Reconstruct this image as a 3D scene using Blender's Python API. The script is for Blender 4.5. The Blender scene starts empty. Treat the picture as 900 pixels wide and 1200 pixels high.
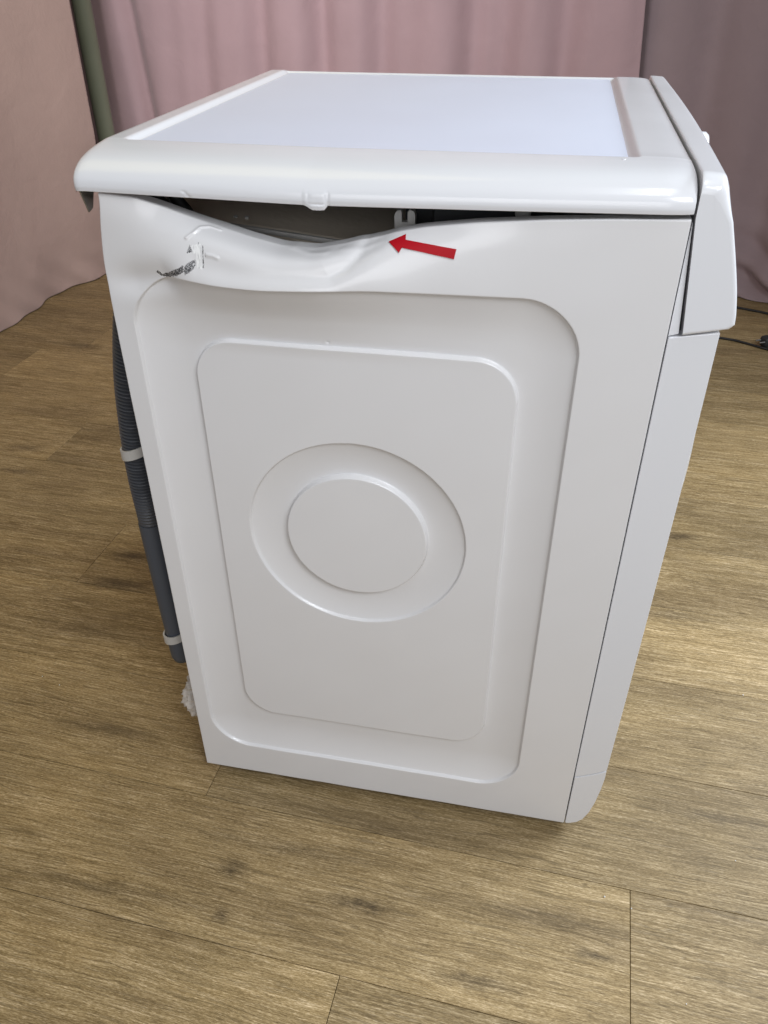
import bpy, bmesh, math, random
import numpy as np
from mathutils import Vector, Matrix
R = math.radians
S = bpy.context.scene
COL = S.collection
random.seed(7); np.random.seed(7)

# ------------------------------------------------------------------ camera
cam = bpy.data.cameras.new('camera'); camo = bpy.data.objects.new('camera', cam); COL.objects.link(camo)
right = Vector((0.98098983, 0.19401075, -0.00433316))
down = Vector((0.10877748, -0.56823616, -0.81564399))
fwd = Vector((-0.16070596, 0.79966711, -0.5785379))
m = Matrix.Identity(4)
for i in range(3):
    m[i][0] = right[i]; m[i][1] = -down[i]; m[i][2] = -fwd[i]
m[0][3], m[1][3], m[2][3] = 0.40531, -0.68215, 0.99633
camo.matrix_world = m
cam.sensor_fit = 'VERTICAL'; cam.sensor_height = 24.0; cam.sensor_width = 18.0
cam.lens = 938.196 / 1200 * 24.0
cam.clip_start = 0.02; cam.clip_end = 60
S.camera = camo

# ------------------------------------------------------------------ light
w = bpy.data.worlds.new('World'); S.world = w; w.use_nodes = True
bg = w.node_tree.nodes['Background']
bg.inputs[0].default_value = (0.93, 0.95, 1.0, 1); bg.inputs[1].default_value = 0.18

def area(name, loc, target, sx, sy, power, col, spread=180):
    l = bpy.data.lights.new(name, 'AREA'); l.shape = 'RECTANGLE'; l.size = sx; l.size_y = sy
    l.energy = power; l.color = col; l.spread = R(spread)
    o = bpy.data.objects.new(name, l); COL.objects.link(o)
    o.location = loc
    o.rotation_euler = (Vector(target) - Vector(loc)).to_track_quat('-Z', 'Y').to_euler()
    return o
area('key_lamp', (1.85, 0.80, 1.42), (0.65, 0.05, 0.0), 0.8, 0.8, 23, (0.84, 0.92, 1.0), 130)
area('front_lamp', (1.35, -1.25, 2.05), (0.3, 0.0, 0.55), 0.9, 0.7, 12.5, (0.93, 0.965, 1.0), 120)
area('front_fill', (0.25, -2.3, 1.25), (0.28, 0.0, 0.6), 1.5, 1.0, 6.5, (0.96, 0.97, 1.0), 120)  # fill light added on the camera side to brighten panel and gap
area('tube_lamp', (0.64, -0.5, 2.5), (0.64, -0.49, 0), 0.022, 1.0, 3.2, (0.93, 0.97, 1.0))
area('tube_lamp', (0.78, -0.5, 2.5), (0.78, -0.49, 0), 0.022, 1.0, 3.2, (0.93, 0.97, 1.0))
area('curtain_fill', (-0.6, -1.0, 2.4), (-0.45, 2.3, 1.0), 0.8, 0.6, 7, (0.97, 0.96, 1.0), 55)  # added lamp, narrow cone brightens the left and middle curtains
area('warm_lamp', (-0.7, 0.5, 2.2), (-1.0, 0.9, 0.0), 1.6, 1.2, 4.5, (1.0, 0.86, 0.36), 130)

S.view_settings.view_transform = 'Standard'; S.view_settings.look = 'None'
S.view_settings.exposure = 0.0; S.view_settings.gamma = 1.0
S.view_settings.use_curve_mapping = False
S.cycles.max_bounces = 8

# ------------------------------------------------------------------ helpers
def link(o, parent=None):
    COL.objects.link(o)
    if parent is not None: o.parent = parent
    return o
def tag(o, label=None, cat=None, group=None, kind=None):
    if label: o['label'] = label
    if cat: o['category'] = cat
    if group: o['group'] = group
    if kind: o['kind'] = kind
    return o
def empty(name, loc=(0, 0, 0), rz=0):
    o = bpy.data.objects.new(name, None); o.location = loc; o.rotation_euler.z = rz
    o.empty_display_size = 0.05
    return link(o)
def mesh_obj(name, verts, faces, mat, parent=None, smooth=True):
    me = bpy.data.meshes.new(name)
    me.from_pydata([tuple(v) for v in verts], [], faces)
    me.validate(); me.update()
    if mat: me.materials.append(mat)
    if smooth: me.polygons.foreach_set('use_smooth', [True] * len(me.polygons))
    return link(bpy.data.objects.new(name, me), parent)
def bm_obj(name, bm, mat, parent=None, smooth=True, angle=None):
    bmesh.ops.recalc_face_normals(bm, faces=bm.faces)
    me = bpy.data.meshes.new(name); bm.to_mesh(me); bm.free()
    if mat: me.materials.append(mat)
    if smooth:
        me.polygons.foreach_set('use_smooth', [True] * len(me.polygons))
        me.set_sharp_from_angle(angle=angle or R(35))
    o = link(bpy.data.objects.new(name, me), parent)
    if smooth and len(me.polygons) < 2000:
        wn_ = o.modifiers.new('weighted normals', 'WEIGHTED_NORMAL'); wn_.keep_sharp = True
    return o
def bbox(name, c, s, mat, parent=None, bev=0.002, seg=2, rot=None):
    bm = bmesh.new()
    bmesh.ops.create_cube(bm, size=1)
    bmesh.ops.scale(bm, vec=s, verts=bm.verts)
    if bev: bmesh.ops.bevel(bm, geom=bm.edges[:], offset=bev, segments=seg, affect='EDGES', profile=0.5)
    if rot: bmesh.ops.rotate(bm, cent=(0, 0, 0), matrix=rot, verts=bm.verts)
    bmesh.ops.translate(bm, vec=c, verts=bm.verts)
    return bm_obj(name, bm, mat, parent)
def grid_obj(name, P, mat, parent=None, closed_u=False):
    """P: (n,m,3) array"""
    n, k, _ = P.shape
    idx = np.arange(n * k).reshape(n, k)
    if closed_u: idx = np.vstack([idx, idx[:1]])
    a = idx[:-1, :-1].ravel(); b = idx[1:, :-1].ravel(); c = idx[1:, 1:].ravel(); d = idx[:-1, 1:].ravel()
    f = np.stack([a, b, c, d], 1).astype(np.int32)
    me = bpy.data.meshes.new(name)
    me.vertices.add(n * k); me.vertices.foreach_set('co', P.reshape(-1).astype(np.float32))
    me.loops.add(f.size); me.loops.foreach_set('vertex_index', f.ravel())
    me.polygons.add(len(f)); me.polygons.foreach_set('loop_start', np.arange(0, f.size, 4, dtype=np.int32))
    me.polygons.foreach_set('use_smooth', np.ones(len(f), bool))
    me.update(calc_edges=True)
    if mat: me.materials.append(mat)
    return link(bpy.data.objects.new(name, me), parent)
def cr(pts, n=12):
    """Catmull-Rom through points"""
    p = [np.array(q, float) for q in pts]; p = [2 * p[0] - p[1]] + p + [2 * p[-1] - p[-2]]
    out = []
    for i in range(1, len(p) - 2):
        for j in range(n):
            t = j / n
            out.append(0.5 * (2 * p[i] + (p[i + 1] - p[i - 1]) * t + (2 * p[i - 1] - 5 * p[i] + 4 * p[i + 1] - p[i + 2]) * t * t
                              + (3 * p[i] - p[i - 1] - 3 * p[i + 1] + p[i + 2]) * t ** 3))
    out.append(p[-2]); return np.array(out)
def tube(name, pts, rad, mat, parent=None, sides=14, cap=True):
    pts = np.asarray(pts, float); n = len(pts)
    rad = np.broadcast_to(rad, (n,))
    T = np.gradient(pts, axis=0); T /= np.linalg.norm(T, axis=1)[:, None]
    ref = np.array([0, 1, 0.0]) if abs(T[0][1]) < 0.8 else np.array([1.0, 0, 0])
    V = []
    for i in range(n):
        u = ref - T[i] * (ref @ T[i]); u /= np.linalg.norm(u); ref = u
        v = np.cross(T[i], u)
        for k in range(sides):
            a = 2 * math.pi * k / sides
            V.append(pts[i] + rad[i] * (math.cos(a) * u + math.sin(a) * v))
    F = []
    for i in range(n - 1):
        for k in range(sides):
            k2 = (k + 1) % sides
            F.append((i * sides + k, i * sides + k2, (i + 1) * sides + k2, (i + 1) * sides + k))
    if cap:
        F.append(tuple(range(sides))[::-1]); F.append(tuple((n - 1) * sides + k for k in range(sides)))
    o = mesh_obj(name, V, F, mat, parent)
    o.data.set_sharp_from_angle(angle=R(60))
    return o
def prism_y(name, prof, y0, y1, mat, parent=None, bev=0.003, seg=3):
    """polygon in (x,z) extruded along y"""
    bm = bmesh.new()
    a = [bm.verts.new((x, y0, z)) for x, z in prof]
    f = bm.faces.new(a)
    r = bmesh.ops.extrude_face_region(bm, geom=[f])
    vs = [g for g in r['geom'] if isinstance(g, bmesh.types.BMVert)]
    bmesh.ops.translate(bm, vec=(0, y1 - y0, 0), verts=vs)
    bmesh.ops.recalc_face_normals(bm, faces=bm.faces)
    ed = [e for e in bm.edges if len(e.link_faces) == 2 and e.calc_face_angle(0) > R(25)]
    if bev: bmesh.ops.bevel(bm, geom=ed, offset=bev, segments=seg, affect='EDGES', profile=0.5, clamp_overlap=True)
    return bm_obj(name, bm, mat, parent)
def ss(x, a, b):
    t = np.clip((x - a) / (b - a), 0, 1); return t * t * (3 - 2 * t)
def rrect(x, z, cx, cz, hx, hz, r):
    qx = np.abs(x - cx) - hx + r; qz = np.abs(z - cz) - hz + r
    return -(np.sqrt(np.maximum(qx, 0) ** 2 + np.maximum(qz, 0) ** 2) + np.minimum(np.maximum(qx, qz), 0) - r)
def seg_dist(x, z, pts):
    d = np.full(np.shape(x), 9.0)
    for (a, b), (c, e) in zip(pts[:-1], pts[1:]):
        L = (c - a) ** 2 + (e - b) ** 2
        t = np.clip(((x - a) * (c - a) + (z - b) * (e - b)) / L, 0, 1)
        d = np.minimum(d, np.hypot(x - a - t * (c - a), z - b - t * (e - b)))
    return d
def in_poly(x, z, poly):
    ins = np.zeros(np.shape(x), bool)
    for (a, b), (c, e) in zip(poly, poly[1:] + poly[:1]):
        hit = ((b > z) != (e > z)) & (x < (c - a) * (z - b) / (e - b + 1e-12) + a)
        ins ^= hit
    return ins

# ------------------------------------------------------------------ materials
class NT:
    def __init__(self, name):
        self.m = bpy.data.materials.new(name); self.m.use_nodes = True
        self.t = self.m.node_tree; self.b = self.t.nodes['Principled BSDF']
    def n(self, kind, **kw):
        nd = self.t.nodes.new(kind)
        for k, v in kw.items():
            if isinstance(v, dict):
                for s, val in v.items(): self.set(nd.inputs[s], val)
            else: setattr(nd, k, v)
        return nd
    def set(self, sock, val):
        if isinstance(val, bpy.types.NodeSocket): self.t.links.new(val, sock)
        else: sock.default_value = val
    def math(self, op, a, b=0.0, c=None, clamp=False):
        nd = self.t.nodes.new('ShaderNodeMath'); nd.operation = op; nd.use_clamp = clamp
        self.set(nd.inputs[0], a); self.set(nd.inputs[1], b)
        if c is not None: self.set(nd.inputs[2], c)
        return nd.outputs[0]
    def mix(self, f, a, b, mode='MIX'):
        nd = self.t.nodes.new('ShaderNodeMix'); nd.data_type = 'RGBA'; nd.blend_type = mode
        self.set(nd.inputs[0], f); self.set(nd.inputs[6], a); self.set(nd.inputs[7], b)
        return nd.outputs[2]
    def noise(self, vec, scale, detail=3, rough=0.55, dist=0.0):
        nd = self.n('ShaderNodeTexNoise'); self.set(nd.inputs['Vector'], vec)
        nd.inputs['Scale'].default_value = scale; nd.inputs['Detail'].default_value = detail
        nd.inputs['Roughness'].default_value = rough; nd.inputs['Distortion'].default_value = dist
        return nd.outputs['Fac']
    def ramp(self, f, stops):
        nd = self.t.nodes.new('ShaderNodeValToRGB'); e = nd.color_ramp.elements
        e[0].position, e[0].color = stops[0][0], stops[0][1]
        e[1].position, e[1].color = stops[-1][0], stops[-1][1]
        for p, c in stops[1:-1]:
            q = e.new(p); q.color = c
        self.set(nd.inputs[0], f); return nd.outputs[0]
    def bump(self, h, strength, dist):
        nd = self.t.nodes.new('ShaderNodeBump'); self.set(nd.inputs['Height'], h)
        nd.inputs['Strength'].default_value = strength; nd.inputs['Distance'].default_value = dist
        self.t.links.new(nd.outputs[0], self.b.inputs['Normal'])
def g(v, a=1.0): return (v, v, v, a)
def simple(name, col, rough=0.5, spec=0.5, metal=0.0, bump=None, coat=0.0, mottled=0.0):
    N = NT(name); b = N.b
    b.inputs['Base Color'].default_value = (*col, 1); b.inputs['Roughness'].default_value = rough
    b.inputs['Specular IOR Level'].default_value = spec; b.inputs['Metallic'].default_value = metal
    b.inputs['Coat Weight'].default_value = coat; b.inputs['Coat Roughness'].default_value = 0.08
    tc = N.n('ShaderNodeTexCoord').outputs['Object']
    f = N.noise(tc, 9, 5)
    if mottled:
        c = N.mix(f, (*[x * (1 - mottled) for x in col], 1), (*[min(1, x * (1 + mottled)) for x in col], 1))
        N.set(b.inputs['Base Color'], c)
    N.set(b.inputs['Roughness'], N.math('MULTIPLY_ADD', f, 0.12, rough - 0.06))
    if bump:
        N.bump(N.noise(tc, bump[0], 2), bump[1], bump[2])
    return N.m

# enamelled steel with worn / scraped spots carried by vertex attributes
N = NT('white_enamel'); b = N.b
tc = N.n('ShaderNodeTexCoord').outputs['Object']
at = N.n('ShaderNodeAttribute', attribute_name='scrape').outputs['Fac']
ac = N.n('ShaderNodeAttribute', attribute_name='chip').outputs['Fac']
fine = N.noise(tc, 900, 4, 0.7)
streak = N.noise(tc, 420, 5, 0.75)
base = N.mix(N.noise(tc, 6, 4), (0.715, 0.708, 0.718, 1), (0.745, 0.738, 0.748, 1))
dark = N.ramp(fine, [(0.38, (0.03, 0.03, 0.035, 1)), (0.50, (0.22, 0.22, 0.23, 1)), (0.60, (0.75, 0.75, 0.76, 1))])
msk = N.math('GREATER_THAN', N.math('ADD', at, N.math('MULTIPLY', N.math('SUBTRACT', streak, 0.5), 1.3)), 0.40)
vs_ = N.n('ShaderNodeVectorMath', operation='MULTIPLY'); N.set(vs_.inputs[0], tc); vs_.inputs[1].default_value = (1100, 200, 130)
vst = N.noise(vs_.outputs[0], 1, 3, 0.6)
mck = N.math('GREATER_THAN', N.math('ADD', ac, N.math('MULTIPLY', N.math('SUBTRACT', vst, 0.52), 2.2)), 0.62)
c1 = N.mix(msk, base, dark)
c2 = N.mix(mck, c1, N.ramp(vst, [(0.35, (0.45, 0.45, 0.46, 1)), (0.52, (0.9, 0.9, 0.9, 1))]))
N.set(b.inputs['Base Color'], c2)
N.set(b.inputs['Metallic'], N.math('MULTIPLY', msk, 0.75))
N.set(b.inputs['Roughness'], N.math('ADD', N.math('MULTIPLY', msk, 0.2), N.math('MULTIPLY_ADD', N.noise(tc, 5, 6, 0.65), 0.16, 0.23)))
b.inputs['Coat Weight'].default_value = 0.35; b.inputs['Coat Roughness'].default_value = 0.10
N.bump(N.math('ADD', N.noise(tc, 260, 2), N.math('MULTIPLY', N.math('ADD', msk, mck), -0.8)), 0.06, 0.0006)
ENAMEL = N.m
PLASTIC = simple('white_plastic', (0.745, 0.752, 0.785), 0.22, 0.5, coat=0.25)
LAMINATE = simple('worktop_laminate', (0.69, 0.73, 0.86), 0.42, 0.45, bump=(500, 0.10, 0.0004), mottled=0.025)
STEEL = simple('galvanised_steel', (0.45, 0.45, 0.44), 0.42, 0.5, 0.9, mottled=0.12)
HOSE = simple('hose_rubber', (0.075, 0.078, 0.088), 0.42, 0.5)
HOSE_S = simple('hose_smooth', (0.075, 0.085, 0.105), 0.45, 0.4)
CLIP = simple('grey_clip', (0.55, 0.54, 0.52), 0.4)
CABLE = simple('black_cable', (0.015, 0.015, 0.016), 0.5)
BLACK = simple('black_plastic', (0.02, 0.022, 0.025), 0.5)
TUB = simple('tub_plastic', (0.36, 0.33, 0.29), 0.6, 0.3, mottled=0.12)
CONC = simple('counterweight_stone', (0.74, 0.66, 0.55), 0.8, 0.2, mottled=0.15, bump=(120, 0.2, 0.002))
FOAM = simple('torn_foam', (0.62, 0.57, 0.52), 0.9, 0.1, bump=(160, 0.5, 0.003), mottled=0.15)
RED = simple('red_vinyl', (0.42, 0.002, 0.010), 0.5, 0.25)
POLE = simple('green_grey_paint', (0.25, 0.27, 0.20), 0.5, 0.3, mottled=0.12)
GLASS = simple('door_glass', (0.02, 0.022, 0.025), 0.06, 0.5)
RUBBER = simple('black_rubber', (0.02, 0.02, 0.02), 0.7)
WALL = simple('wall_paint', (0.36, 0.33, 0.31), 0.8, 0.2, mottled=0.05)
SUB = simple('joint_dark', (0.035, 0.026, 0.014), 0.8, 0.1)
SPECK = simple('white_dust', (0.8, 0.8, 0.78), 0.9, 0.1)

def fabric(name, col):
    N = NT(name); b = N.b
    tc = N.n('ShaderNodeTexCoord').outputs['Object']
    big = N.noise(tc, 3.5, 4, 0.6)
    c = N.mix(big, (*[x * 0.88 for x in col], 1), (*[min(1, x * 1.1) for x in col], 1))
    N.set(b.inputs['Base Color'], c)
    b.inputs['Roughness'].default_value = 0.75; b.inputs['Specular IOR Level'].default_value = 0.15
    b.inputs['Sheen Weight'].default_value = 0.22; b.inputs['Sheen Roughness'].default_value = 0.5
    N.bump(N.math('ADD', N.noise(tc, 13, 4, 0.5, 0.4), N.math('ADD', N.math('MULTIPLY', N.noise(tc, 900, 2), 0.05), N.math('MULTIPLY', N.noise(tc, 48, 4, 0.6, 0.8), 0.16))), 0.20, 0.02)
    return N.m
PINK = fabric('pink_curtain_fabric', (0.49, 0.345, 0.37))
BEIGE = fabric('beige_pink_curtain_fabric', (0.49, 0.355, 0.32))
PINK_SHADED = fabric('shaded_pink_curtain_fabric', (0.34, 0.26, 0.275))  # darker, greyer copy of the pink fabric: shade put into the colour

# limed oak vinyl planks
FA = math.atan(-0.048); FO = (0.0, -0.043)          # floor frame: rotation and origin of one joint
def fl(x, y):
    x -= FO[0]; y -= FO[1]; c, s = math.cos(-FA), math.sin(-FA)
    return (c * x - s * y, s * x + c * y)
N = NT('oak_vinyl_plank'); b = N.b
geo = N.n('ShaderNodeTexCoord').outputs['Object']
oi = N.n('ShaderNodeObjectInfo')
rnd = oi.outputs['Random']
off = N.t.nodes.new('ShaderNodeCombineXYZ')
N.set(off.inputs[0], N.math('MULTIPLY', rnd, 37.0)); N.set(off.inputs[1], N.math('MULTIPLY', rnd, 91.0)); N.set(off.inputs[2], N.math('MULTIPLY', rnd, 11.0))
va = N.n('ShaderNodeVectorMath', operation='ADD'); N.set(va.inputs[0], geo); N.set(va.inputs[1], off.outputs[0]); vec = va.outputs[0]
def scaled(v, s):
    nd = N.n('ShaderNodeVectorMath', operation='MULTIPLY'); N.set(nd.inputs[0], v); nd.inputs[1].default_value = s; return nd.outputs[0]
wv = N.noise(scaled(vec, (2.2, 7, 1)), 1, 3, 0.55)                       # slow wander of the grain
nd = N.n('ShaderNodeCombineXYZ'); N.set(nd.inputs[1], N.math('MULTIPLY', wv, 0.028))
vb = N.n('ShaderNodeVectorMath', operation='ADD'); N.set(vb.inputs[0], vec); N.set(vb.inputs[1], nd.outputs[0]); gv = vb.outputs[0]
g1 = N.noise(scaled(gv, (26, 620, 1)), 1, 2, 0.55)                     # short pores
g2 = N.noise(scaled(gv, (6, 120, 1)), 1, 4, 0.6)                       # bands
g3 = N.noise(scaled(vec, (2.5, 9, 1)), 1, 5, 0.6, 0.6)                    # cloudy tone
g4 = N.noise(scaled(gv, (170, 1300, 1)), 1, 2, 0.7)                    # limed flecks
g5 = N.noise(scaled(gv, (9, 260, 1)), 1, 2, 0.5)
wob = N.noise(scaled(vec, (9, 60, 1)), 1, 3, 0.6)
sy = N.n('ShaderNodeSeparateXYZ'); N.set(sy.inputs[0], gv)
ring = N.math('SINE', N.math('ADD', N.math('MULTIPLY', sy.outputs[1], 1150.0), N.math('MULTIPLY', wob, 26.0)))
line = N.math('MULTIPLY', N.ramp(ring, [(0.45, g(0)), (0.95, g(1))]), N.ramp(N.noise(scaled(gv, (13, 90, 1)), 1, 2, 0.5), [(0.40, g(0)), (0.60, g(1))]))
grain = N.math('ADD', N.math('MULTIPLY', g1, 0.34), N.math('ADD', N.math('MULTIPLY', g2, 0.20), N.math('MULTIPLY', g4, 0.46)))
col = N.ramp(grain, [(0.36, (0.14, 0.090, 0.034, 1)), (0.47, (0.27, 0.188, 0.084, 1)), (0.54, (0.39, 0.283, 0.142, 1)), (0.64, (0.66, 0.512, 0.318, 1))])
pore = N.math('MAXIMUM', N.math('MULTIPLY', N.ramp(g5, [(0.54, g(0)), (0.64, g(1))]), N.ramp(g1, [(0.44, g(0)), (0.58, g(1))])), N.math('MULTIPLY', line, 0.9))
col = N.mix(N.math('MULTIPLY', pore, 0.52), col, (0.085, 0.056, 0.021, 1))
cl = N.ramp(g3, [(0.28, (0.66, 0.64, 0.62, 1)), (0.5, (0.95, 0.95, 0.95, 1)), (0.75, (1.12, 1.10, 1.06, 1))])
col = N.mix(1.0, col, cl, 'MULTIPLY')
tone = N.math('MULTIPLY_ADD', rnd, 0.32, 0.82)
tv = N.n('ShaderNodeCombineXYZ')
for i in range(3): N.set(tv.inputs[i], tone)
col = N.mix(1.0, col, tv.outputs[0], 'MULTIPLY')
KN = [(.266, -.157, .040, .0075, .8), (.089, -.143, .022, .012, .75), (.096, -.204, .011, .008, .7), (-.336, .45, .04, .016, .8), (-.322, .365, .06, .016, .8),
      (-.176, .04, .070, .009, .6), (.558, -.165, .020, .006, .65), (.417, -.222, .050, .008, .6), (-.308, .237, .09, .018, .4), (.732, .724, .035, .012, .8),
      (.739, .059, .08, .010, .55), (-.742, .696, .05, .010, .7), (-.951, 1.383, .06, .016, .7), (-.78, .795, .04, .010, .6), (.694, .476, .09, .014, .55), (.50, -.13, .12, .012, .4),
      (-.05, -.20, .10, .010, .5), (.15, -.10, .13, .009, .4)]
P3 = N.n('ShaderNodeNewGeometry').outputs['Position']
wn = N.noise(P3, 38, 3); wn2 = N.noise(P3, 61, 3)
sp = N.n('ShaderNodeSeparateXYZ'); N.set(sp.inputs[0], P3)
X = N.math('ADD', sp.outputs[0], N.math('MULTIPLY', N.math('SUBTRACT', wn, 0.5), 0.03)); Y = N.math('ADD', sp.outputs[1], N.math('MULTIPLY', N.math('SUBTRACT', wn2, 0.5), 0.02))
tot = None
for kx, ky, rx, ry, st in KN:
    dx = N.math('MULTIPLY', N.math('SUBTRACT', X, kx), 1 / rx); dy = N.math('MULTIPLY', N.math('SUBTRACT', Y, ky), 1 / ry)
    d2 = N.math('ADD', N.math('MULTIPLY', dx, dx), N.math('MULTIPLY', dy, dy))
    k = N.math('MULTIPLY', N.math('POWER', 2.718, N.math('MULTIPLY', d2, -0.9)), st)
    tot = k if tot is None else N.math('MAXIMUM', tot, k)
tot = N.math('MULTIPLY', tot, N.math('ADD', N.math('MULTIPLY', N.ramp(grain, [(0.40, g(1)), (0.58, g(0.15))]), 0.7), 0.5), clamp=True)
col = N.mix(tot, col, (0.05, 0.033, 0.016, 1))
N.set(b.inputs['Base Color'], col)
N.set(b.inputs['Roughness'], N.math('MULTIPLY_ADD', grain, -0.15, 0.60))
b.inputs['Specular IOR Level'].default_value = 0.4
N.bump(N.math('SUBTRACT', grain, N.math('MULTIPLY', pore, 0.3)), 0.4, 0.0012)
OAK = N.m

# ------------------------------------------------------------------ floor: planks on a dark underlay
floor = empty('floor', (FO[0], FO[1], 0), FA); tag(floor, kind='structure')
und = bm_obj('underlay', (lambda bm: (bmesh.ops.create_grid(bm, x_segments=1, y_segments=1, size=0.5), bmesh.ops.scale(bm, vec=(5.0, 5.0, 1), verts=bm.verts), bmesh.ops.translate(bm, vec=(0.5, 0.6, -0.0028), verts=bm.verts), bm)[-1])(bmesh.new()), SUB, floor, False)
PW, PL, GAP = 0.190, 1.285, 0.00035
cache = {}
def plank_mesh(L):
    key = round(L, 3)
    if key in cache: return cache[key]
    bm = bmesh.new(); bmesh.ops.create_cube(bm, size=1)
    bmesh.ops.scale(bm, vec=(L - 2 * GAP, PW - 2 * GAP, 0.004), verts=bm.verts)
    bmesh.ops.translate(bm, vec=(0, 0, -0.002), verts=bm.verts)
    ed = [e for e in bm.edges if all(v.co.z > -0.001 for v in e.verts)]
    bmesh.ops.bevel(bm, geom=ed, offset=0.0005, segments=1, affect='EDGES')
    bmesh.ops.recalc_face_normals(bm, faces=bm.faces)
    me = bpy.data.meshes.new('plank'); bm.to_mesh(me); bm.free(); me.materials.append(OAK)
    cache[key] = me; return me
known = {0: fl(0.0145, -0.02)[0], -1: fl(0.600, -0.15)[0], -2: fl(0.260, -0.27)[0], 1: 0.47, 2: 0.86, 3: 0.2, -3: 0.7}
XMIN, XMAX = -1.9, 2.9
for row in range(-8, 14):
    x0 = known.get(row, random.uniform(0, PL))
    while x0 > XMIN: x0 -= PL
    x = x0
    while x < XMAX:
        a, e = max(x, XMIN), min(x + PL, XMAX)
        x += PL
        if e - a < 0.03: continue
        o = bpy.data.objects.new('plank', plank_mesh(e - a))
        o.location = ((a + e) / 2, (row + 0.5) * PW, 0); link(o, floor)
dust = bmesh.new()
for (x, y) in [(.571, -.088), (.604, -.097), (.743, -.004), (-.34, .121), (-.302, .109), (.8, .3), (.66, -.2)]:
    r = random.uniform(.0007, .0012)
    bmesh.ops.create_icosphere(dust, subdivisions=1, radius=r, matrix=Matrix.Translation((x, y, r)))
tag(bm_obj('dust', dust, SPECK), 'white dust specks lying on the floor', kind='stuff')

# walls behind the curtains
bbox('back_wall', (0.5, 2.72, 1.35), (4.6, 0.10, 2.7), WALL, None, 0.004); tag(bpy.data.objects['back_wall'], kind='structure')
bbox('left_wall', (-1.62, 0.6, 1.35), (0.10, 4.14, 2.7), WALL, None, 0.004); tag(bpy.data.objects['left_wall'], kind='structure')

# ------------------------------------------------------------------ curtains
def curtain(name, path, zt, nu, nv, fold, edge=None, fab=None):
    """path: plan points; fold(u, t) -> offset along the normal; u metres along path, t 0 hem .. 1 top"""
    p = cr(path, 60); L = np.r_[0, np.cumsum(np.linalg.norm(np.diff(p, axis=0), axis=1))]
    u = np.linspace(0, L[-1], nu)
    px, py = np.interp(u, L, p[:, 0]), np.interp(u, L, p[:, 1])
    tx, ty = np.gradient(px), np.gradient(py); n = np.hypot(tx, ty); nx, ny = ty / n, -tx / n
    t = (np.linspace(0, 1, nv) ** 1.5)
    U, T = np.meshgrid(u, t, indexing='ij')
    h = fold(U, T, px[:, None], py[:, None])
    A = np.stack([px[:, None] + nx[:, None] * h, py[:, None] + ny[:, None] * h, 0.003 + T * zt], -1)
    if edge is not None: A = edge(A, U / L[-1], T)
    o = grid_obj(name, A, fab or PINK)
    md = o.modifiers.new('thickness', 'SOLIDIFY'); md.thickness = 0.0025; md.offset = 0
    return o
def folds_at(cs, wid, dep):
    def f(X, T):
        h = 0
        for c, wd, dp, lean in cs:
            cc = c + lean * (0.85 - T * 2.5)
            h = h + dp * 1.1 * np.exp(-((X - cc) / (wd * 1.25 + .006)) ** 2)
        return h
    return f
rs = np.random.RandomState(3)
# back curtain: valleys (negative = away from the camera) read off the photograph
V1 = [(-1.085, .022, -.050, .05), (-.93, .10, .030, .02), (-.80, .035, -.028, -.04), (-.70, .08, .03, -.05), (-.605, .03, -.03, -.02), (-.50, .05, .025, 0.), (-.40, .028, -.035, .03), (-.29, .06, .02, 0), (-.2, .04, -.04, .02),
      (-.08, .06, .022, -.03), (.0, .04, .03, 0.0), (.10, .03, -.03, .02), (.2, .045, -.022, .0), (.29, .05, .02, 0), (.385, .03, -.028, .02), (.50, .06, .02, 0.)]
f1 = folds_at(V1, 0, 0)
def fold_back(U, T, px, py):
    return f1(px + 0 * T, T) * 0.8 + 0.008 * np.sin(px * 23 + 3 * T) * (0.5 + T) + 0.0025 * np.sin(px * 61 - 9 * T + 1)
c1 = curtain('curtain', [(-1.30, 2.33), (-0.9, 2.31), (-0.3, 2.30), (0.3, 2.30), (0.625, 2.29)], 2.45, 560, 60, fold_back,
             edge=lambda A, s, T: np.concatenate([A[..., :1] + (ss(s, .9, 1.) * (0.85 - T * 2.45) * 0.075)[..., None], A[..., 1:]], -1))
tag(c1, 'wide pink curtain hanging behind the machine, full of soft folds', 'curtain', 'pink curtains around the floor')
V2 = [(.66, .05, .02, 0), (.76, .05, .03, .03), (.86, .04, -.03, .04), (.95, .06, .025, .04), (1.06, .04, -.035, .05), (1.16, .06, .03, .06), (1.3, .05, -.04, .05), (1.45, .06, .03, 0), (1.6, .05, -.04, 0), (1.8, .07, .03, 0)]
f2 = folds_at(V2, 0, 0)
def fold_right(U, T, px, py):
    low = np.exp(-(T * 2.45 / 0.16) ** 2)
    crump = low * (0.055 * np.sin(px * 13 + .6) + 0.03 * np.sin(px * 29 + T * 160) + 0.05)
    return f2(px + 0 * T, T) + 0.008 * np.sin(px * 37 + 3 * T) + crump
c2 = curtain('curtain', [(0.55, 2.38), (0.75, 2.37), (0.95, 2.33), (1.12, 2.24), (1.27, 2.08), (1.40, 1.85), (1.50, 1.55)], 2.45, 460, 90, fold_right, fab=PINK_SHADED)
tag(c2, 'pink curtain right of the dark seam, shade put into its colour, its hem bunched on the floor', 'curtain', 'pink curtains around the floor')
V3 = [(1.0, .05, .03, 0), (1.2, .04, -.025, 0), (1.42, .08, .02, 0), (1.62, .05, -.02, 0), (1.78, .06, .015, 0)]
f3 = folds_at(V3, 0, 0)
def fold_left(U, T, px, py):
    low = np.exp(-(T * 2.45 / 0.10) ** 2)
    return f3(py + 0 * T, T) * (0.5 + T) + 0.006 * np.sin(py * 24 + 2 * T) + low * (0.010 * np.sin(py * 17) + 0.006 * np.sin(py * 43 + T * 120))
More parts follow.
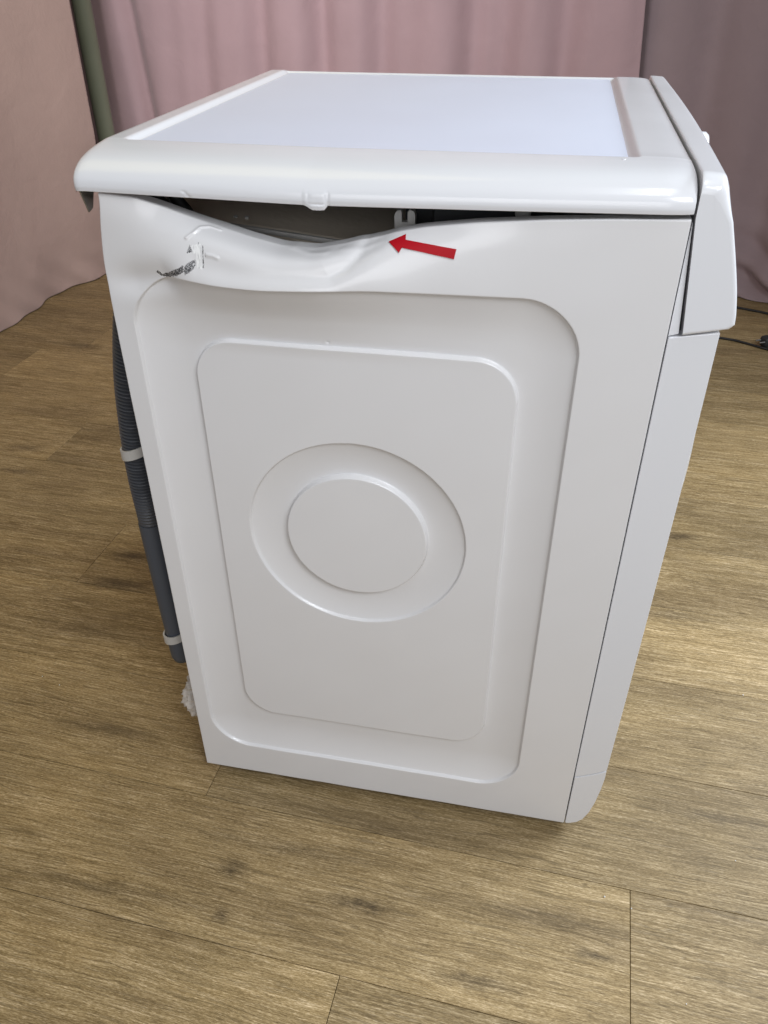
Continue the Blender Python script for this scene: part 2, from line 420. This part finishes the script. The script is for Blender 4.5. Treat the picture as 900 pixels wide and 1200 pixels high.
def edge_left(A, s, T):
    z = A[..., 2]
    k = ss(s, .80, 1.0)
    A = A.copy()
    A[..., 0] += k * np.interp(z, [0, .07, .25, .47, .86, 1.3, 2.4], [-.035, -.03, .005, .028, .032, .03, .0])
    return A
c3 = curtain('curtain', [(-1.26, 0.3), (-1.26, 0.9), (-1.25, 1.5), (-1.235, 1.8), (-1.143, 2.0)], 2.45, 360, 90, fold_left, edge=edge_left, fab=BEIGE)
tag(c3, 'beige pink curtain on the left beside the green grey post', 'curtain', 'pink curtains around the floor')

# post in the corner
post = empty('post', (-1.186, 2.2, 0))
tube('pole', [(0, 0, 0.0), (0, 0, 0.02), (0, 0, 1.2), (0, 0, 2.4)], 0.031, POLE, post, 28)
tube('foot_plate', [(0, 0, 0), (0, 0, .008), (0, 0, .014)], [.085, .085, .05], POLE, post, 28)
tag(post, 'round green grey post standing in the corner between two curtains', 'post')

# cables on the floor
def cable(name, pts, r, label):
    root = empty(name, (pts[0][0], pts[0][1], 0)); o = np.array([pts[0][0], pts[0][1], 0])
    tube('cord', cr([np.array(p) - o for p in pts], 10), r, CABLE, root, 10)
    return tag(root, label, 'cable', 'black cables behind the machine'), o
ca, _ = cable('power_cable', [(.55, 2.16, .0045), (.8, 2.14, .0045), (.97, 2.10, .0045), (1.06, 2.064, .0045), (1.148, 2.027, .0045), (1.3, 1.95, .0045), (1.6, 1.9, .0045)], .0036, 'black cable on the floor nearest the hem of the right curtain')
cb, o = cable('power_cable', [(.6, 1.86, .0042), (.8, 1.83, .0042), (.976, 1.79, .0042), (1.03, 1.768, .0042), (1.094, 1.728, .0042), (1.2, 1.68, .0042), (1.5, 1.72, .0042)], .0034, 'thin black cable on the floor just right of the fascia, nearer the machine')
plug = empty('plug', (1.105, 1.765, 0), R(28))
bbox('plug_body', (0, 0, .017), (.062, .034, .032), BLACK, plug, .009, 3)
tube('pin', [(-.028, .009, .02), (-.048, .009, .02)], .0024, STEEL, plug, 10); tube('pin', [(-.028, -.009, .02), (-.048, -.009, .02)], .0024, STEEL, plug, 10)
tube('cord', cr([(.03, 0, .016), (.08, .0, .006), (.2, -.03, .0045), (.4, 0, .0045)], 8), .0042, CABLE, plug, 10)
tag(plug, 'small black plug lying on the floor between two thin black cables', 'plug')

# ------------------------------------------------------------------ washing machine
WM = empty('washing_machine', (0, 0, 0))
tag(WM, 'white front loading washing machine with a crumpled dented side panel', 'washing machine')
D, W, ZB, ZT = 0.517, 0.592, 0.014, 0.818

# --- near side panel: pressed sheet with the dent
def stations(xs, ys, X, k):
    f = np.interp(X, xs, ys)
    dx = X[1] - X[0]; n = max(1, int(k / dx)); ker = np.hanning(2 * n + 3); ker /= ker.sum()
    return np.convolve(np.pad(f, n + 1, mode='reflect', reflect_type='odd'), ker, 'valid')
NX, NZ = 620, 960
xs = np.linspace(0, D, NX); zs = np.linspace(ZB, ZT, NZ)
ex = [0.0, 0.0366, 0.062, 0.0986, 0.1406, 0.1715, 0.2034, 0.2317, 0.2595, 0.3051, 0.3486, 0.4042, 0.4578, 0.517]
ey = [0.0, 0.003, 0.007, 0.012, 0.015, 0.017, 0.017, 0.015, 0.012, 0.007, 0.004, 0.001, 0, 0]
ez = [0.8165, 0.8136, 0.8064, 0.7942, 0.7819, 0.7746, 0.7733, 0.78, 0.7898, 0.8, 0.8065, 0.8121, 0.8157, 0.818]
bx = [0.0, .0343, .0715, .1148, .1559, .2114, .2565, .3081, .38, .517]
by = [.001, -.003, -.009, -.016, -.019, -.019, -.013, -.006, -.002, 0]
bz = [.7435, .7433, .7469, .7438, .7433, .7460, .7475, .746, .746, .746]
YE, ZE = stations(ex, ey, xs, .010), stations(ex, ez, xs, .010)
YB, ZBU = stations(bx, by, xs, .022), stations(bx, bz, xs, .022)
amp = np.clip(YE / .017, 0, 1)
# sheet curve per column: distance from the top edge s -> (y, z)
sk = np.array([0, .034, .072, .110, .150])
ky = np.stack([YE, .52 * YB + .46 * YE - .005 * amp, YB, YB * .42, 0 * YB], 1)
kz = np.stack([ZE, ZBU + (ZE - ZBU) * .62 + .004 * amp, ZBU, .708 + (ZBU - .746) * .45, .668 + 0 * YB], 1)
def hermite(s, K):
    dK = np.zeros_like(K)
    dK[:, 1:-1] = (K[:, 2:] - K[:, :-2]) / (sk[2:] - sk[:-2]); dK[:, 0] = (K[:, 1] - K[:, 0]) / (sk[1] - sk[0]); dK[:, -1] = (K[:, -1] - K[:, -2]) / (sk[-1] - sk[-2])
    return dK
dky, dkz = hermite(None, ky), hermite(None, kz)
dkz[:, -1] = -1; dky[:, -1] = 0
def ev(s, K, dK):
    i = np.clip(np.searchsorted(sk, s) - 1, 0, len(sk) - 2); h = sk[i + 1] - sk[i]; t = (s - sk[i]) / h
    h00 = 2 * t ** 3 - 3 * t * t + 1; h10 = t ** 3 - 2 * t * t + t; h01 = -2 * t ** 3 + 3 * t * t; h11 = t ** 3 - t * t
    return K[:, i] * h00 + dK[:, i] * h * h10 + K[:, i + 1] * h01 + dK[:, i + 1] * h * h11
Xg = np.repeat(xs[:, None], NZ, 1); Zg = np.repeat(zs[None, :], NX, 0)
Yg = np.zeros_like(Xg); Zp = Zg.copy(); Xp = Xg.copy()
for j in range(NZ):
    s = ZT - zs[j]
    if s <= .150:
        Yg[:, j] = ev(s, ky, dky); Zp[:, j] = ev(s, kz, dkz)
# rear top corner pushed forward a little
Xp += .009 * ss(Zg, .745, .815) * (1 - ss(Xg, 0, .10))
# pressed relief
sd1 = rrect(Xg, Zg, .2335, .4085, .2125, .3375, .055)
t = np.clip(sd1 / .050, 0, 1)
dep = .0034 * ss(sd1, -.0002, .0013) + .0085 * np.where(sd1 > 0, 1 - (1 - t) ** 2, 0)
sd2 = rrect(Xg, Zg, .2350, .4110, .1615, .2715, .043)
dep -= .0050 * ss(sd2, -.0003, .0015)
rc = np.hypot(Xg - .2345, Zg - .4560)
t = np.clip((.1225 - rc) / .042, 0, 1)
dep += .0027 * ss(.1225 - rc, -.0002, .0012) + .0060 * (1 - (1 - t) ** 2)
dep -= .0070 * ss(.0805 - rc, -.0003, .0017)
Yg += dep
# creases in the dented upper strip
def crease(pts, wd, h):
    d = seg_dist(Xg, Zg, pts); return h * np.exp(-(d / wd) ** 2)
gv = crease([(.10, .7625), (.165, .764), (.222, .765), (.242, .782), (.256, .800), (.262, .818)], .0125, .0048)
gv = gv * .80 * ss(Xg, .065, .13) + crease([(.205, .7635), (.222, .7655), (.236, .773), (.247, .790), (.252, .818)], .0050, .0010) * ss(Xg, .195, .236)
Yg += gv * .75; Zp -= gv * .66
rg = crease([(.0893, .787), (.0954, .7966), (.1003, .8083), (.1078, .8135), (.117, .8135)], .0015, .0014)
rg += crease([(.1094, .7754), (.1143, .7758), (.1183, .7752)], .0018, .0011)
rg += crease([(.262, .806), (.246, .800), (.232, .806)], .005, .0008)
rg += crease([(.185, .815), (.20, .806), (.215, .804)], .005, .0012)
Yg -= rg * .8; Zp += rg * .5
Yg += crease([(-.02, .738), (.02, .741), (.06, .744)], .014, .0055) * ss(Xg, -.01, .035)
Yg += .00022 * (np.sin(Xg * 31 + Zg * 17) * np.sin(Zg * 23 - Xg * 9 + 1) + .5 * np.sin(Xg * 71 - Zg * 43 + 2) * np.sin(Zg * 57 + .5))
Yg += .0010 * np.sin(Xg * 60 + 1) * np.sin(Zg * 85) * ss(Zg, .73, .80) * np.interp(Xg, [0, .1, .24, .27], [.6, 1, 1, 0])
# small round ding
Yg += crease([(.2125, .6871), (.2127, .6871)], .0014, .0012)
# rolled edges, then a return flange
def ring(P, lo_i):
    return P
Yg[0] += .0012; Yg[-1] += .0012; Yg[:, 0] += .0012; Yg[:, -1] += .0012
P = np.stack([Xp, Yg, Zp], -1)
def ext(P, axis):
    a = np.take(P, [0], axis).copy(); e = np.take(P, [-1], axis).copy()
    a1, e1 = a.copy(), e.copy(); a1[..., 1] += .0012; e1[..., 1] += .0012
    a2, e2 = a.copy(), e.copy(); a2[..., 1] += .013; e2[..., 1] += .013
    return np.concatenate([a2, a1, P, e1, e2], axis)
Pf = ext(ext(P, 0), 1)
panel = grid_obj('side_panel', Pf, ENAMEL, WM)
def fullattr(name, A):
    F = np.pad(A, 2, mode='edge')
    at = panel.data.attributes.new(name, 'FLOAT', 'POINT'); at.data.foreach_set('value', F.ravel().astype(np.float32))
def soft(poly, wd=.0016):
    ins = in_poly(Xg, Zg, poly); d = seg_dist(Xg, Zg, poly + poly[:1]); d = np.where(ins, d, -d)
    return np.clip(.5 + d / (2 * wd), 0, 1)
scr = np.maximum(soft([(.0592, .7466), (.0649, .7455), (.0752, .7486), (.0840, .7530), (.0852, .7590), (.0770, .7542), (.0685, .7500)], .0022), soft([(.0864, .7519), (.0936, .7577), (.0974, .7638), (.0969, .7675), (.0898, .7624), (.0866, .7572)], .0022))
scr = np.maximum(scr, soft([(.0902, .7725), (.0931, .7805), (.0955, .7748)], .0018))
scr = np.maximum(scr, soft([(.0545, .7495), (.0592, .7460), (.0602, .7472), (.0560, .7510)], .0014))
chp = np.maximum(soft([(0.0967, 0.7823), (0.1038, 0.7863), (0.1034, 0.7607), (0.0988, 0.7599), (0.0986, 0.7722)], .0010), soft([(0.0938, 0.7793), (0.0967, 0.7835), (0.0990, 0.7750), (0.0967, 0.7730)], .0010))
lines = np.clip(1.2 - seg_dist(Xg, Zg, [(0.1054, 0.7845), (0.1048, 0.7623)]) / .0008, 0, 1) * .66
lines = np.maximum(lines, np.clip(1.2 - seg_dist(Xg, Zg, [(0.1075, 0.7775), (0.1073, 0.7698)]) / .0006, 0, 1) * .6)
lines = np.maximum(lines, np.clip(1.2 - seg_dist(Xg, Zg, [(0.1012, 0.7865), (0.1012, 0.7805)]) / .0006, 0, 1) * .6)
fullattr('scrape', np.maximum(scr * (1 - chp), lines)); fullattr('chip', chp)

# --- other body panels
bm = bmesh.new()
bbox('far_side_panel', (D / 2, W - .0035, (ZB + ZT) / 2), (D - .002, .003, ZT - ZB), ENAMEL, WM, .001)
bbox('rear_panel', (.004, W / 2, (ZB + ZT) / 2 - .004), (.002, W - .034, ZT - ZB - .02), STEEL, WM, .0006)
bbox('bottom_tray', (D / 2, W / 2, .022), (D - .012, W - .034, .006), STEEL, WM, .001)
for fx, fy in ((.05, .06), (.47, .06), (.05, W - .06), (.47, W - .06)):
    tube('foot', [(fx, fy, 0), (fx, fy, .008), (fx, fy, .0085), (fx, fy, .020)], [.018, .018, .007, .007], RUBBER, WM, 18)

# --- worktop (lid): moulded frame with a set-in laminate plate
X0, X1 = -.0116, D + .0005
nx, ny = 330, 420
u = np.linspace(0, 1, nx); lx = X0 + (X1 - X0) * u
# profile of the near nose (distance along -> y, z); far nose mirrored
nose = cr([(-.0035, .8190), (-.0042, .8235), (-.0030, .8295), (.0010, .8352), (.0080, .8402), (.0180, .8440), (.0320, .8468), (.0500, .8488), (.0640, .8498)], 12)
mid = np.stack([np.linspace(.066, W - .026, 200), np.full(200, .85)], 1)
far = cr([(W - .024, .8498), (W - .012, .8482), (W - .003, .8435), (W + .002, .834), (W + .002, .820)], 12)
prof = np.concatenate([nose, mid, far]); ny = len(prof)
Yl = np.repeat(prof[None, :, 0], nx, 0); Zl = np.repeat(prof[None, :, 1], nx, 0); Xl = np.repeat(lx[:, None], ny, 1)
near = 1 - ss(Yl, .0, .09)
sag = np.interp(Xl, [-.02, .0, .0888, .2018, .2631, .3783, .514], [.0, .0008, -.0008, -.0028, -.0022, -.0010, .0008])
Zl += sag * near
Zl += near * np.interp(Xl, [-.012, .25, .517], [-.0012, .0, .0025])
# soft end near the fascia and at the rear
e1 = np.clip((Xl - (X1 - .026)) / .026, 0, 1); e0 = np.clip(((X0 + .008) - Xl) / .008, 0, 1)
Yl += near * .0045 * (1 - np.sqrt(np.maximum(0, 1 - (.97 * e1) ** 2))); Zl -= .0032 * (1 - np.sqrt(np.maximum(0, 1 - (.97 * e1) ** 2))) * ss(Zl, .825, .845)
Yl += near * .004 * (1 - np.sqrt(np.maximum(0, 1 - e0 ** 2))); Zl -= .0030 * (1 - np.sqrt(np.maximum(0, 1 - e0 ** 2))) * ss(Zl, .825, .845)
# plate recess
PX0, PX1, PY0, PY1 = .0095, .4765, .0625, .5835
sdp = rrect(Xl, Yl, (PX0 + PX1) / 2, (PY0 + PY1) / 2, (PX1 - PX0) / 2, (PY1 - PY0) / 2, .006)
Zl -= .0050 * ss(sdp, -.0005, .0085) + .0012 * ss(sdp, .008, .012)
# crushed lip with a small hanging tab, and a hairline nick further back
tb = ss(Xl, .2005, .2085) * (1 - ss(Xl, .2190, .2212)) * (Yl < .1)
jag = .0003 * np.sin(Xl * 1900) + .0002 * np.sin(Xl * 4300 + 1)
Zl -= tb * ((.0036 + jag) * ss(.826 - Zl, 0, .005)); Yl -= tb * .0009 * (1 - ss(Zl, .8235, .8315))
Yl += tb * .0005 * np.exp(-((Zl - .8172) / .0009) ** 2)
Yl -= .0007 * np.exp(-((Xl - .2025) / .0009) ** 2) * (1 - ss(Zl, .824, .832)) * (Yl < .1); Yl += .0008 * np.exp(-((Xl - .2215) / .0009) ** 2) * (1 - ss(Zl, .824, .829)) * (Yl < .1)
nk = np.exp(-(seg_dist(Xl, Zl, [(.0935, .8225), (.0975, .8180)]) / .0009) ** 2) * (Yl < .1); Yl += nk * .0009
Pl = np.stack([Xl, Yl, Zl], -1)
# turn the lower near edge under and close the ends
low = Pl[:, :1].copy(); low[..., 1] += .0015; low[..., 2] -= .0006
low2 = low.copy(); low2[..., 1] += .003; low2[..., 2] = low[..., 2] + .004
Pl = np.concatenate([low2, low, Pl], 1)
WT = grid_obj('worktop', Pl, PLASTIC, WM)
for o_i, nm in ((0, 'end_cap'), (-1, 'end_cap')):
    ring_ = Pl[o_i, 1:]
    inner = ring_.copy(); inner[:, 2] = np.minimum(ring_[:, 2] - .003, .8365); inner[:, 1] = np.clip(ring_[:, 1], .002, W - .002)
    n = len(ring_); V = np.concatenate([ring_, inner]); F = [(i, i + 1, n + i + 1, n + i) for i in range(n - 1)]
    c = mesh_obj(nm, V, F, PLASTIC, WT)
bbox('underside_board', (D / 2, W / 2 + .03, .8325), (D + .006, W - .07, .010), BLACK, WM, .001)
# laminate plate lying in the recess
pl = bmesh.new()
def rr_pts(x0, x1, y0, y1, r, z, n=6):
    out = []
    for cx, cy, a0 in ((x1 - r, y1 - r, 0), (x0 + r, y1 - r, 90), (x0 + r, y0 + r, 180), (x1 - r, y0 + r, 270)):
        for i in range(n + 1):
            a = R(a0 + 90 * i / n); out.append((cx + r * math.cos(a), cy + r * math.sin(a), z))
    return out
vs = [pl.verts.new(p) for p in rr_pts(PX0 + .0085, PX1 - .0085, PY0 + .0085, PY1 - .0085, .004, .8432)]
f = pl.faces.new(vs); ex_ = bmesh.ops.extrude_face_region(pl, geom=[f]); bmesh.ops.translate(pl, vec=(0, 0, .0025), verts=[v for v in ex_['geom'] if isinstance(v, bmesh.types.BMVert)])
bmesh.ops.recalc_face_normals(pl, faces=pl.faces)
bmesh.ops.bevel(pl, geom=[e for e in pl.edges if all(v.co.z > .845 for v in e.verts)], offset=.0008, segments=2, affect='EDGES')
bm_obj('top_plate', pl, LAMINATE, WT)
# screw-cover speck on the nose
tube('dimple', [(.462, .054, .8490), (.462, .054, .8502)], .0016, PLASTIC, WT, 10)

# --- front: fascia, front panel, plinth, door, drawer, knob
fas = [(.5194, .8500), (.5210, .8512), (.5335, .8506), (.5385, .8475), (.5410, .8420), (.5485, .8170), (.5575, .7870), (.5638, .7640), (.5680, .7440), (.5690, .7345), (.5655, .7305), (.5480, .7262), (.5290, .7222), (.5194, .8200)]
fp = np.concatenate([cr([fas[0], fas[1], fas[2], (.5365, .8496), fas[3], fas[4]], 5), cr(fas[5:10], 8), cr(fas[10:13], 4), [fas[13]]])
fp = np.concatenate([fp, fp[:1]])
Y0, Y1 = -.0012, W + .001
ys_ = np.concatenate([Y0 + .020 * (1 - np.cos(np.linspace(0, 1, 14) * math.pi / 2)), np.linspace(.03, W - .03, 30), Y1 - .020 * (1 - np.cos(np.linspace(1, 0, 14) * math.pi / 2))])
cen = fp.mean(0); A = np.zeros((len(ys_), len(fp), 3))
for i, y in enumerate(ys_):
    e = min(y - Y0, Y1 - y); r1, r2 = .018, .0035
    dz = r1 * (1 - math.sqrt(max(0, 1 - max(0, (r1 - e) / r1) ** 2))) * .75
    sh = r2 * (1 - math.sqrt(max(0, 1 - max(0, (r2 - e) / r2) ** 2)))
    bow = .004 * math.sin(math.pi * (y - Y0) / (Y1 - Y0))
    q = fp.copy(); top = ss(q[:, 1], .825, .850); q[:, 1] -= dz * top
    front = ss(q[:, 0], .528, .538); q[:, 0] += (bow - sh) * front - dz * .25 * front * top
    q[:, 1] += sh * .8 * (1 - ss(q[:, 1], .722, .740))
    A[i, :, 0], A[i, :, 1], A[i, :, 2] = q[:, 0], y, q[:, 1]
F_ = grid_obj('control_panel', A, PLASTIC, WM)
for k in (0, -1):
    rim = A[k, :-1]; n = len(rim); mid_ = np.array([.541, rim[0, 1], .785])
    mesh_obj('end_face', np.vstack([rim, mid_]), [(n, (i + 1) % n, i) if k == 0 else (n, i, (i + 1) % n) for i in range(n)], PLASTIC, F_, False)
F_.data.set_sharp_from_angle(angle=R(40))
bbox('trim_backing', (.529, W / 2, .76), (.012, W - .03, .13), BLACK, WM, .001)
prism_y('front_trim', [(.5182, .815), (.5186, .815), (.5262, .7225), (.5182, .7200)], .0030, W - .003, PLASTIC, WM, .0006, 2)
prism_y('front_panel', [(.5182, .7190), (.5595, .7265), (.5600, .660), (.5602, .56), (.5590, .40), (.5575, .25), (.5560, .1350), (.5450, .1275), (.5300, .1185), (.5182, .1130)], .0015, W - .0015, PLASTIC, WM, .0014, 2)
prism_y('plinth', [(.5185, .1122), (.5300, .1176), (.5450, .1266), (.5558, .1338), (.5560, .118), (.5545, .095), (.5510, .066), (.5465, .044), (.5405, .0275), (.5330, .0180), (.5240, .0135), (.5185, .0125)], .0012, W - .0012, PLASTIC, WM, .0014, 2)
def lathe_x(name, c, prof, mat, parent, n=64):
    """profile (radius, x) turned round an axis along x through c"""
    A = np.zeros((n, len(prof), 3))
    for i in range(n):
        a = 2 * math.pi * i / n
        for j, (r, x) in enumerate(prof): A[i, j] = (x, c[0] + r * math.cos(a), c[1] + r * math.sin(a))
    return grid_obj(name, A, mat, parent, True)
door = lathe_x('door', (.285, .530), [(.190, .556), (.190, .573), (.186, .5805), (.176, .5850), (.150, .584), (.134, .577), (.132, .569)], PLASTIC, WM)
lathe_x('door_glass', (.285, .530), [(.133, .571), (.12, .566), (.09, .552), (.05, .542), (.0001, .540)], GLASS, door)
knob = lathe_x('program_knob', (.262, .818), [(.020, .540), (.0195, .5555), (.017, .5585), (.0001, .559)], PLASTIC, WM, 40)
bbox('detergent_drawer', (.5600, .125, .786), (.006, .150, .046), PLASTIC, WM, .002, 2, Matrix.Rotation(R(-16.5), 3, 'Y'))
for yy in (.42, .46, .50): lathe_x('button', (yy, .790), [(.010, .556), (.0098, .564), (.008, .5655), (.0001, .5655)], PLASTIC, WM, 24)

# --- what shows through the gap
cw = bbox('counterweight', (.155, .178, .739), (.300, .200, .060), CONC, WM, .006, 3, Matrix.Rotation(R(-1.5), 3, 'Z') @ Matrix.Rotation(R(5.0), 3, 'Y'))
bbox('rim', (-.0, 0, 0), (.300, .005, .005), CLIP, cw, .0015, 2, Matrix.Rotation(R(-1.5), 3, 'Z') @ Matrix.Rotation(R(5.0), 3, 'Y')).location = (.1525, .0775, .7665)
for dx in (.035, .052, .061): tube('clip_stud', [(.03 + dx * 1.3, .100, .763), (.031 + dx * 1.3, .098, .775)], .0022, CLIP, cw, 8)
tub = lathe_x('tub', (.296, .43), [(.10, .055), (.235, .06), (.252, .075), (.252, .25), (.268, .255), (.268, .265), (.252, .27), (.25, .42), (.20, .44)], TUB, WM, 72)
bbox('tub_frame', (.40, .085, .765), (.20, .015, .09), BLACK, WM, .003, 2)
bbox('control_box', (.345, .20, .775), (.15, .20, .07), BLACK, WM, .004, 2)
# fork shaped bracket
bm = bmesh.new()
out = [(-.009, -.016), (-.0095, .000), (-.0085, .0035), (-.0065, .0052), (-.0035, .0055), (-.0028, .004), (-.0028, -.005), (.0028, -.005), (.0028, .0045), (.005, .0062), (.0085, .005), (.0098, .001), (.0092, -.016)]
v = [bm.verts.new((x + .2772, .058, z + .7935)) for x, z in out]; f = bm.faces.new(v)
e_ = bmesh.ops.extrude_face_region(bm, geom=[f]); bmesh.ops.translate(bm, vec=(0, .008, 0), verts=[q for q in e_['geom'] if isinstance(q, bmesh.types.BMVert)])
bm_obj('fork_bracket', bm, CLIP, WM)
bbox('lid_clip', (.3835, .055, .8055), (.014, .010, .013), CLIP, WM, .003, 2)
for pts in ([(.022, .05, .83), (.036, .048, .808), (.046, .06, .788), (.05, .10, .74)], [(.056, .06, .832), (.056, .055, .806), (.066, .060, .786), (.082, .08, .745)], [(.030, .075, .80), (.05, .075, .806), (.075, .08, .80), (.12, .11, .795)]):
    tube('wire', cr(pts, 8), .0058, CABLE, WM, 10)
bbox('corner_brace', (.052, .060, .800), (.010, .004, .060), STEEL, WM, .001, 1, Matrix.Rotation(R(-12), 3, 'Y'))
bbox('top_rail', (.27, .035, .8235), (.47, .020, .004), STEEL, WM, .0006, 1)

# bent flange hanging below the rear corner of the worktop
mesh_obj('bent_flange', [(-.0062, -.002, .8190), (-.004, .020, .8190), (-.0055, .0135, .8000), (-.0062, .0068, .7975), (-.0075, -.002, .8190), (-.0053, .020, .8190), (-.0068, .0135, .8000), (-.0075, .0068, .7975)],
         [(0, 1, 2, 3), (7, 6, 5, 4), (0, 4, 5, 1), (1, 5, 6, 2), (2, 6, 7, 3), (3, 7, 4, 0)], STEEL, WM, False)

# drain hose down the rear
hc = np.array([.0065, 0, 0]) + cr([(-.010, .075, .760), (-.0145, .068, .720), (-.0245, .060, .6755), (-.0355, .060, .6257), (-.0420, .060, .5835), (-.0475, .060, .520), (-.0495, .060, .460), (-.0500, .060, .39), (-.0478, .060, .28), (-.0455, .060, .2)], 40)
L = np.r_[0, np.cumsum(np.linalg.norm(np.diff(hc, axis=0), axis=1))]
split = np.interp(.405, hc[::-1, 2], L[::-1])
s = np.arange(0, split, .00045); up = np.stack([np.interp(s, L, hc[:, k]) for k in range(3)], 1)
fade = 1 - ss(s, split - .07, split)
rad = .0144 + .0021 * np.sin(s / .0044 * 2 * math.pi) * (.15 + .85 * fade)
hose = tube('drain_hose', up, rad, HOSE, WM, 20)
s = np.linspace(split, L[-1], 40); lo = np.stack([np.interp(s, L, hc[:, k]) for k in range(3)], 1)
lo = np.concatenate([lo, [lo[-1] + (0, 0, -.012), lo[-1] + (0.0003, 0, -.026), lo[-1] + (.0005, 0, -.034), lo[-1] + (.0005, 0, -.036)]])
tube('smooth_sleeve', lo, np.r_[np.full(len(lo) - 3, .0152), .0150, .0125, .006], HOSE_S, hose, 24)
def clip_ring(zc, xc):
    n = 40; V = []; F = []
    for i in range(n + 1):
        a = R(-150 + 300 * i / n); c_, s_ = math.cos(a), math.sin(a)
        for rr, zz in ((.0166, -.008), (.0188, -.008), (.0188, .008), (.0166, .008)):
            V.append((xc + rr * s_, .060 - rr * c_, zc + zz * .8 + .30 * rr * s_))
    for i in range(n):
        for k in range(4): F.append((i * 4 + k, i * 4 + (k + 1) % 4, (i + 1) * 4 + (k + 1) % 4, (i + 1) * 4 + k))
    o = mesh_obj('hose_clip', V, F, CLIP, WM); o.data.set_sharp_from_angle(angle=R(40))
    bbox('clip_tail', (xc + .030, .073, zc), (.032, .004, .012), CLIP, o, .001, 1)
    bbox('clip_lug', (xc - .0190, .072, zc + .006), (.009, .010, .014), CLIP, o, .002, 2)
clip_ring(.5120, -.0415); clip_ring(.2140, -.0397)
# torn packing foam at the rear foot
bm = bmesh.new()
bmesh.ops.create_icosphere(bm, subdivisions=5, radius=1)
for v in bm.verts:
    p = v.co.copy(); q = p * 3.1
    n_ = math.sin(q.x * 2.1 + 1) * math.sin(q.y * 2.7) * .16 + math.sin(q.z * 5.3 + q.x * 3) * .10 + math.sin(q.z * 13 + q.y * 9) * .06 + random.uniform(-.03, .03)
    k = 1 + n_
    v.co = Vector((-.012 + p.x * .026 * k * (1.0 - .45 * p.z), .055 + p.y * .03 * k, .110 + p.z * .047 * k))
bm_obj('torn_foam', bm, FOAM, WM, True, R(80))

# ------------------------------------------------------------------ red arrow sticker on the dented strip
arrow2 = [(.27321, .80231), (.27804, .80514), (.28284, .80804), (.28764, .8109), (.28791, .80216), (.2955, .79853), (.30299, .79535), (.31039, .79276), (.31775, .79055), (.32507, .78851), (.33236, .78662),
          (.33155, .78172), (.33072, .77719), (.32322, .77899), (.3157, .78089), (.30817, .78294), (.30061, .78533), (.293, .78816), (.28531, .79142), (.2831, .78524), (.27997, .79004), (.27671, .79564)]
def surf(x, z0):
    i = np.clip((x - xs[0]) / (xs[1] - xs[0]), 0, NX - 1.001); j = np.clip((z0 - zs[0]) / (zs[1] - zs[0]), 0, NZ - 1.001)
    i0, j0 = int(i), int(j); a, c = i - i0, j - j0
    p = (1 - a) * (1 - c) * P[i0, j0] + a * (1 - c) * P[i0 + 1, j0] + (1 - a) * c * P[i0, j0 + 1] + a * c * P[i0 + 1, j0 + 1]
    du = P[i0 + 1, j0] - P[i0, j0]; dv = P[i0, j0 + 1] - P[i0, j0]; n = np.cross(du, dv); n /= np.linalg.norm(n)
    return p, (n if n[1] < 0 else -n)
def sticker(poly, thick, lift, mat, name):
    bm = bmesh.new(); f = bm.faces.new([bm.verts.new((x, 0, z)) for x, z in poly])
    bmesh.ops.triangulate(bm, faces=bm.faces[:])
    bmesh.ops.subdivide_edges(bm, edges=bm.edges[:], cuts=3, use_grid_fill=True)
    bmesh.ops.triangulate(bm, faces=bm.faces[:])
    bm.verts.index_update(); base_v = [(v.co.x, v.co.z) for v in bm.verts]
    fc = [[v.index for v in f.verts] for f in bm.faces]; bd = [(e.verts[0].index, e.verts[1].index) for e in bm.edges if e.is_boundary]; bm.free()
    lo_, hi_ = [], []
    for x, z in base_v:
        p, n = surf(x, z); lo_.append(p + n * lift); hi_.append(p + n * (lift + thick))
    k = len(base_v)
    c0 = np.mean(lo_, 0)
    V = [q - c0 for q in lo_ + hi_]
    F = [tuple(i + k for i in t) for t in fc] + [tuple(t[::-1]) for t in fc] + [(a, c, c + k, a + k) for a, c in bd]
    bm = bmesh.new(); vv = [bm.verts.new(q) for q in V]
    for t in F:
        try: bm.faces.new([vv[i] for i in t])
        except ValueError: pass
    o = bm_obj(name, bm, mat, None, True, R(40)); o.location = c0
    return o
ar = sticker(arrow2, .0009, .0003, RED, 'arrow_sticker')
tag(ar, 'red arrow sticker pointing left at the dent on the side panel', 'sticker')
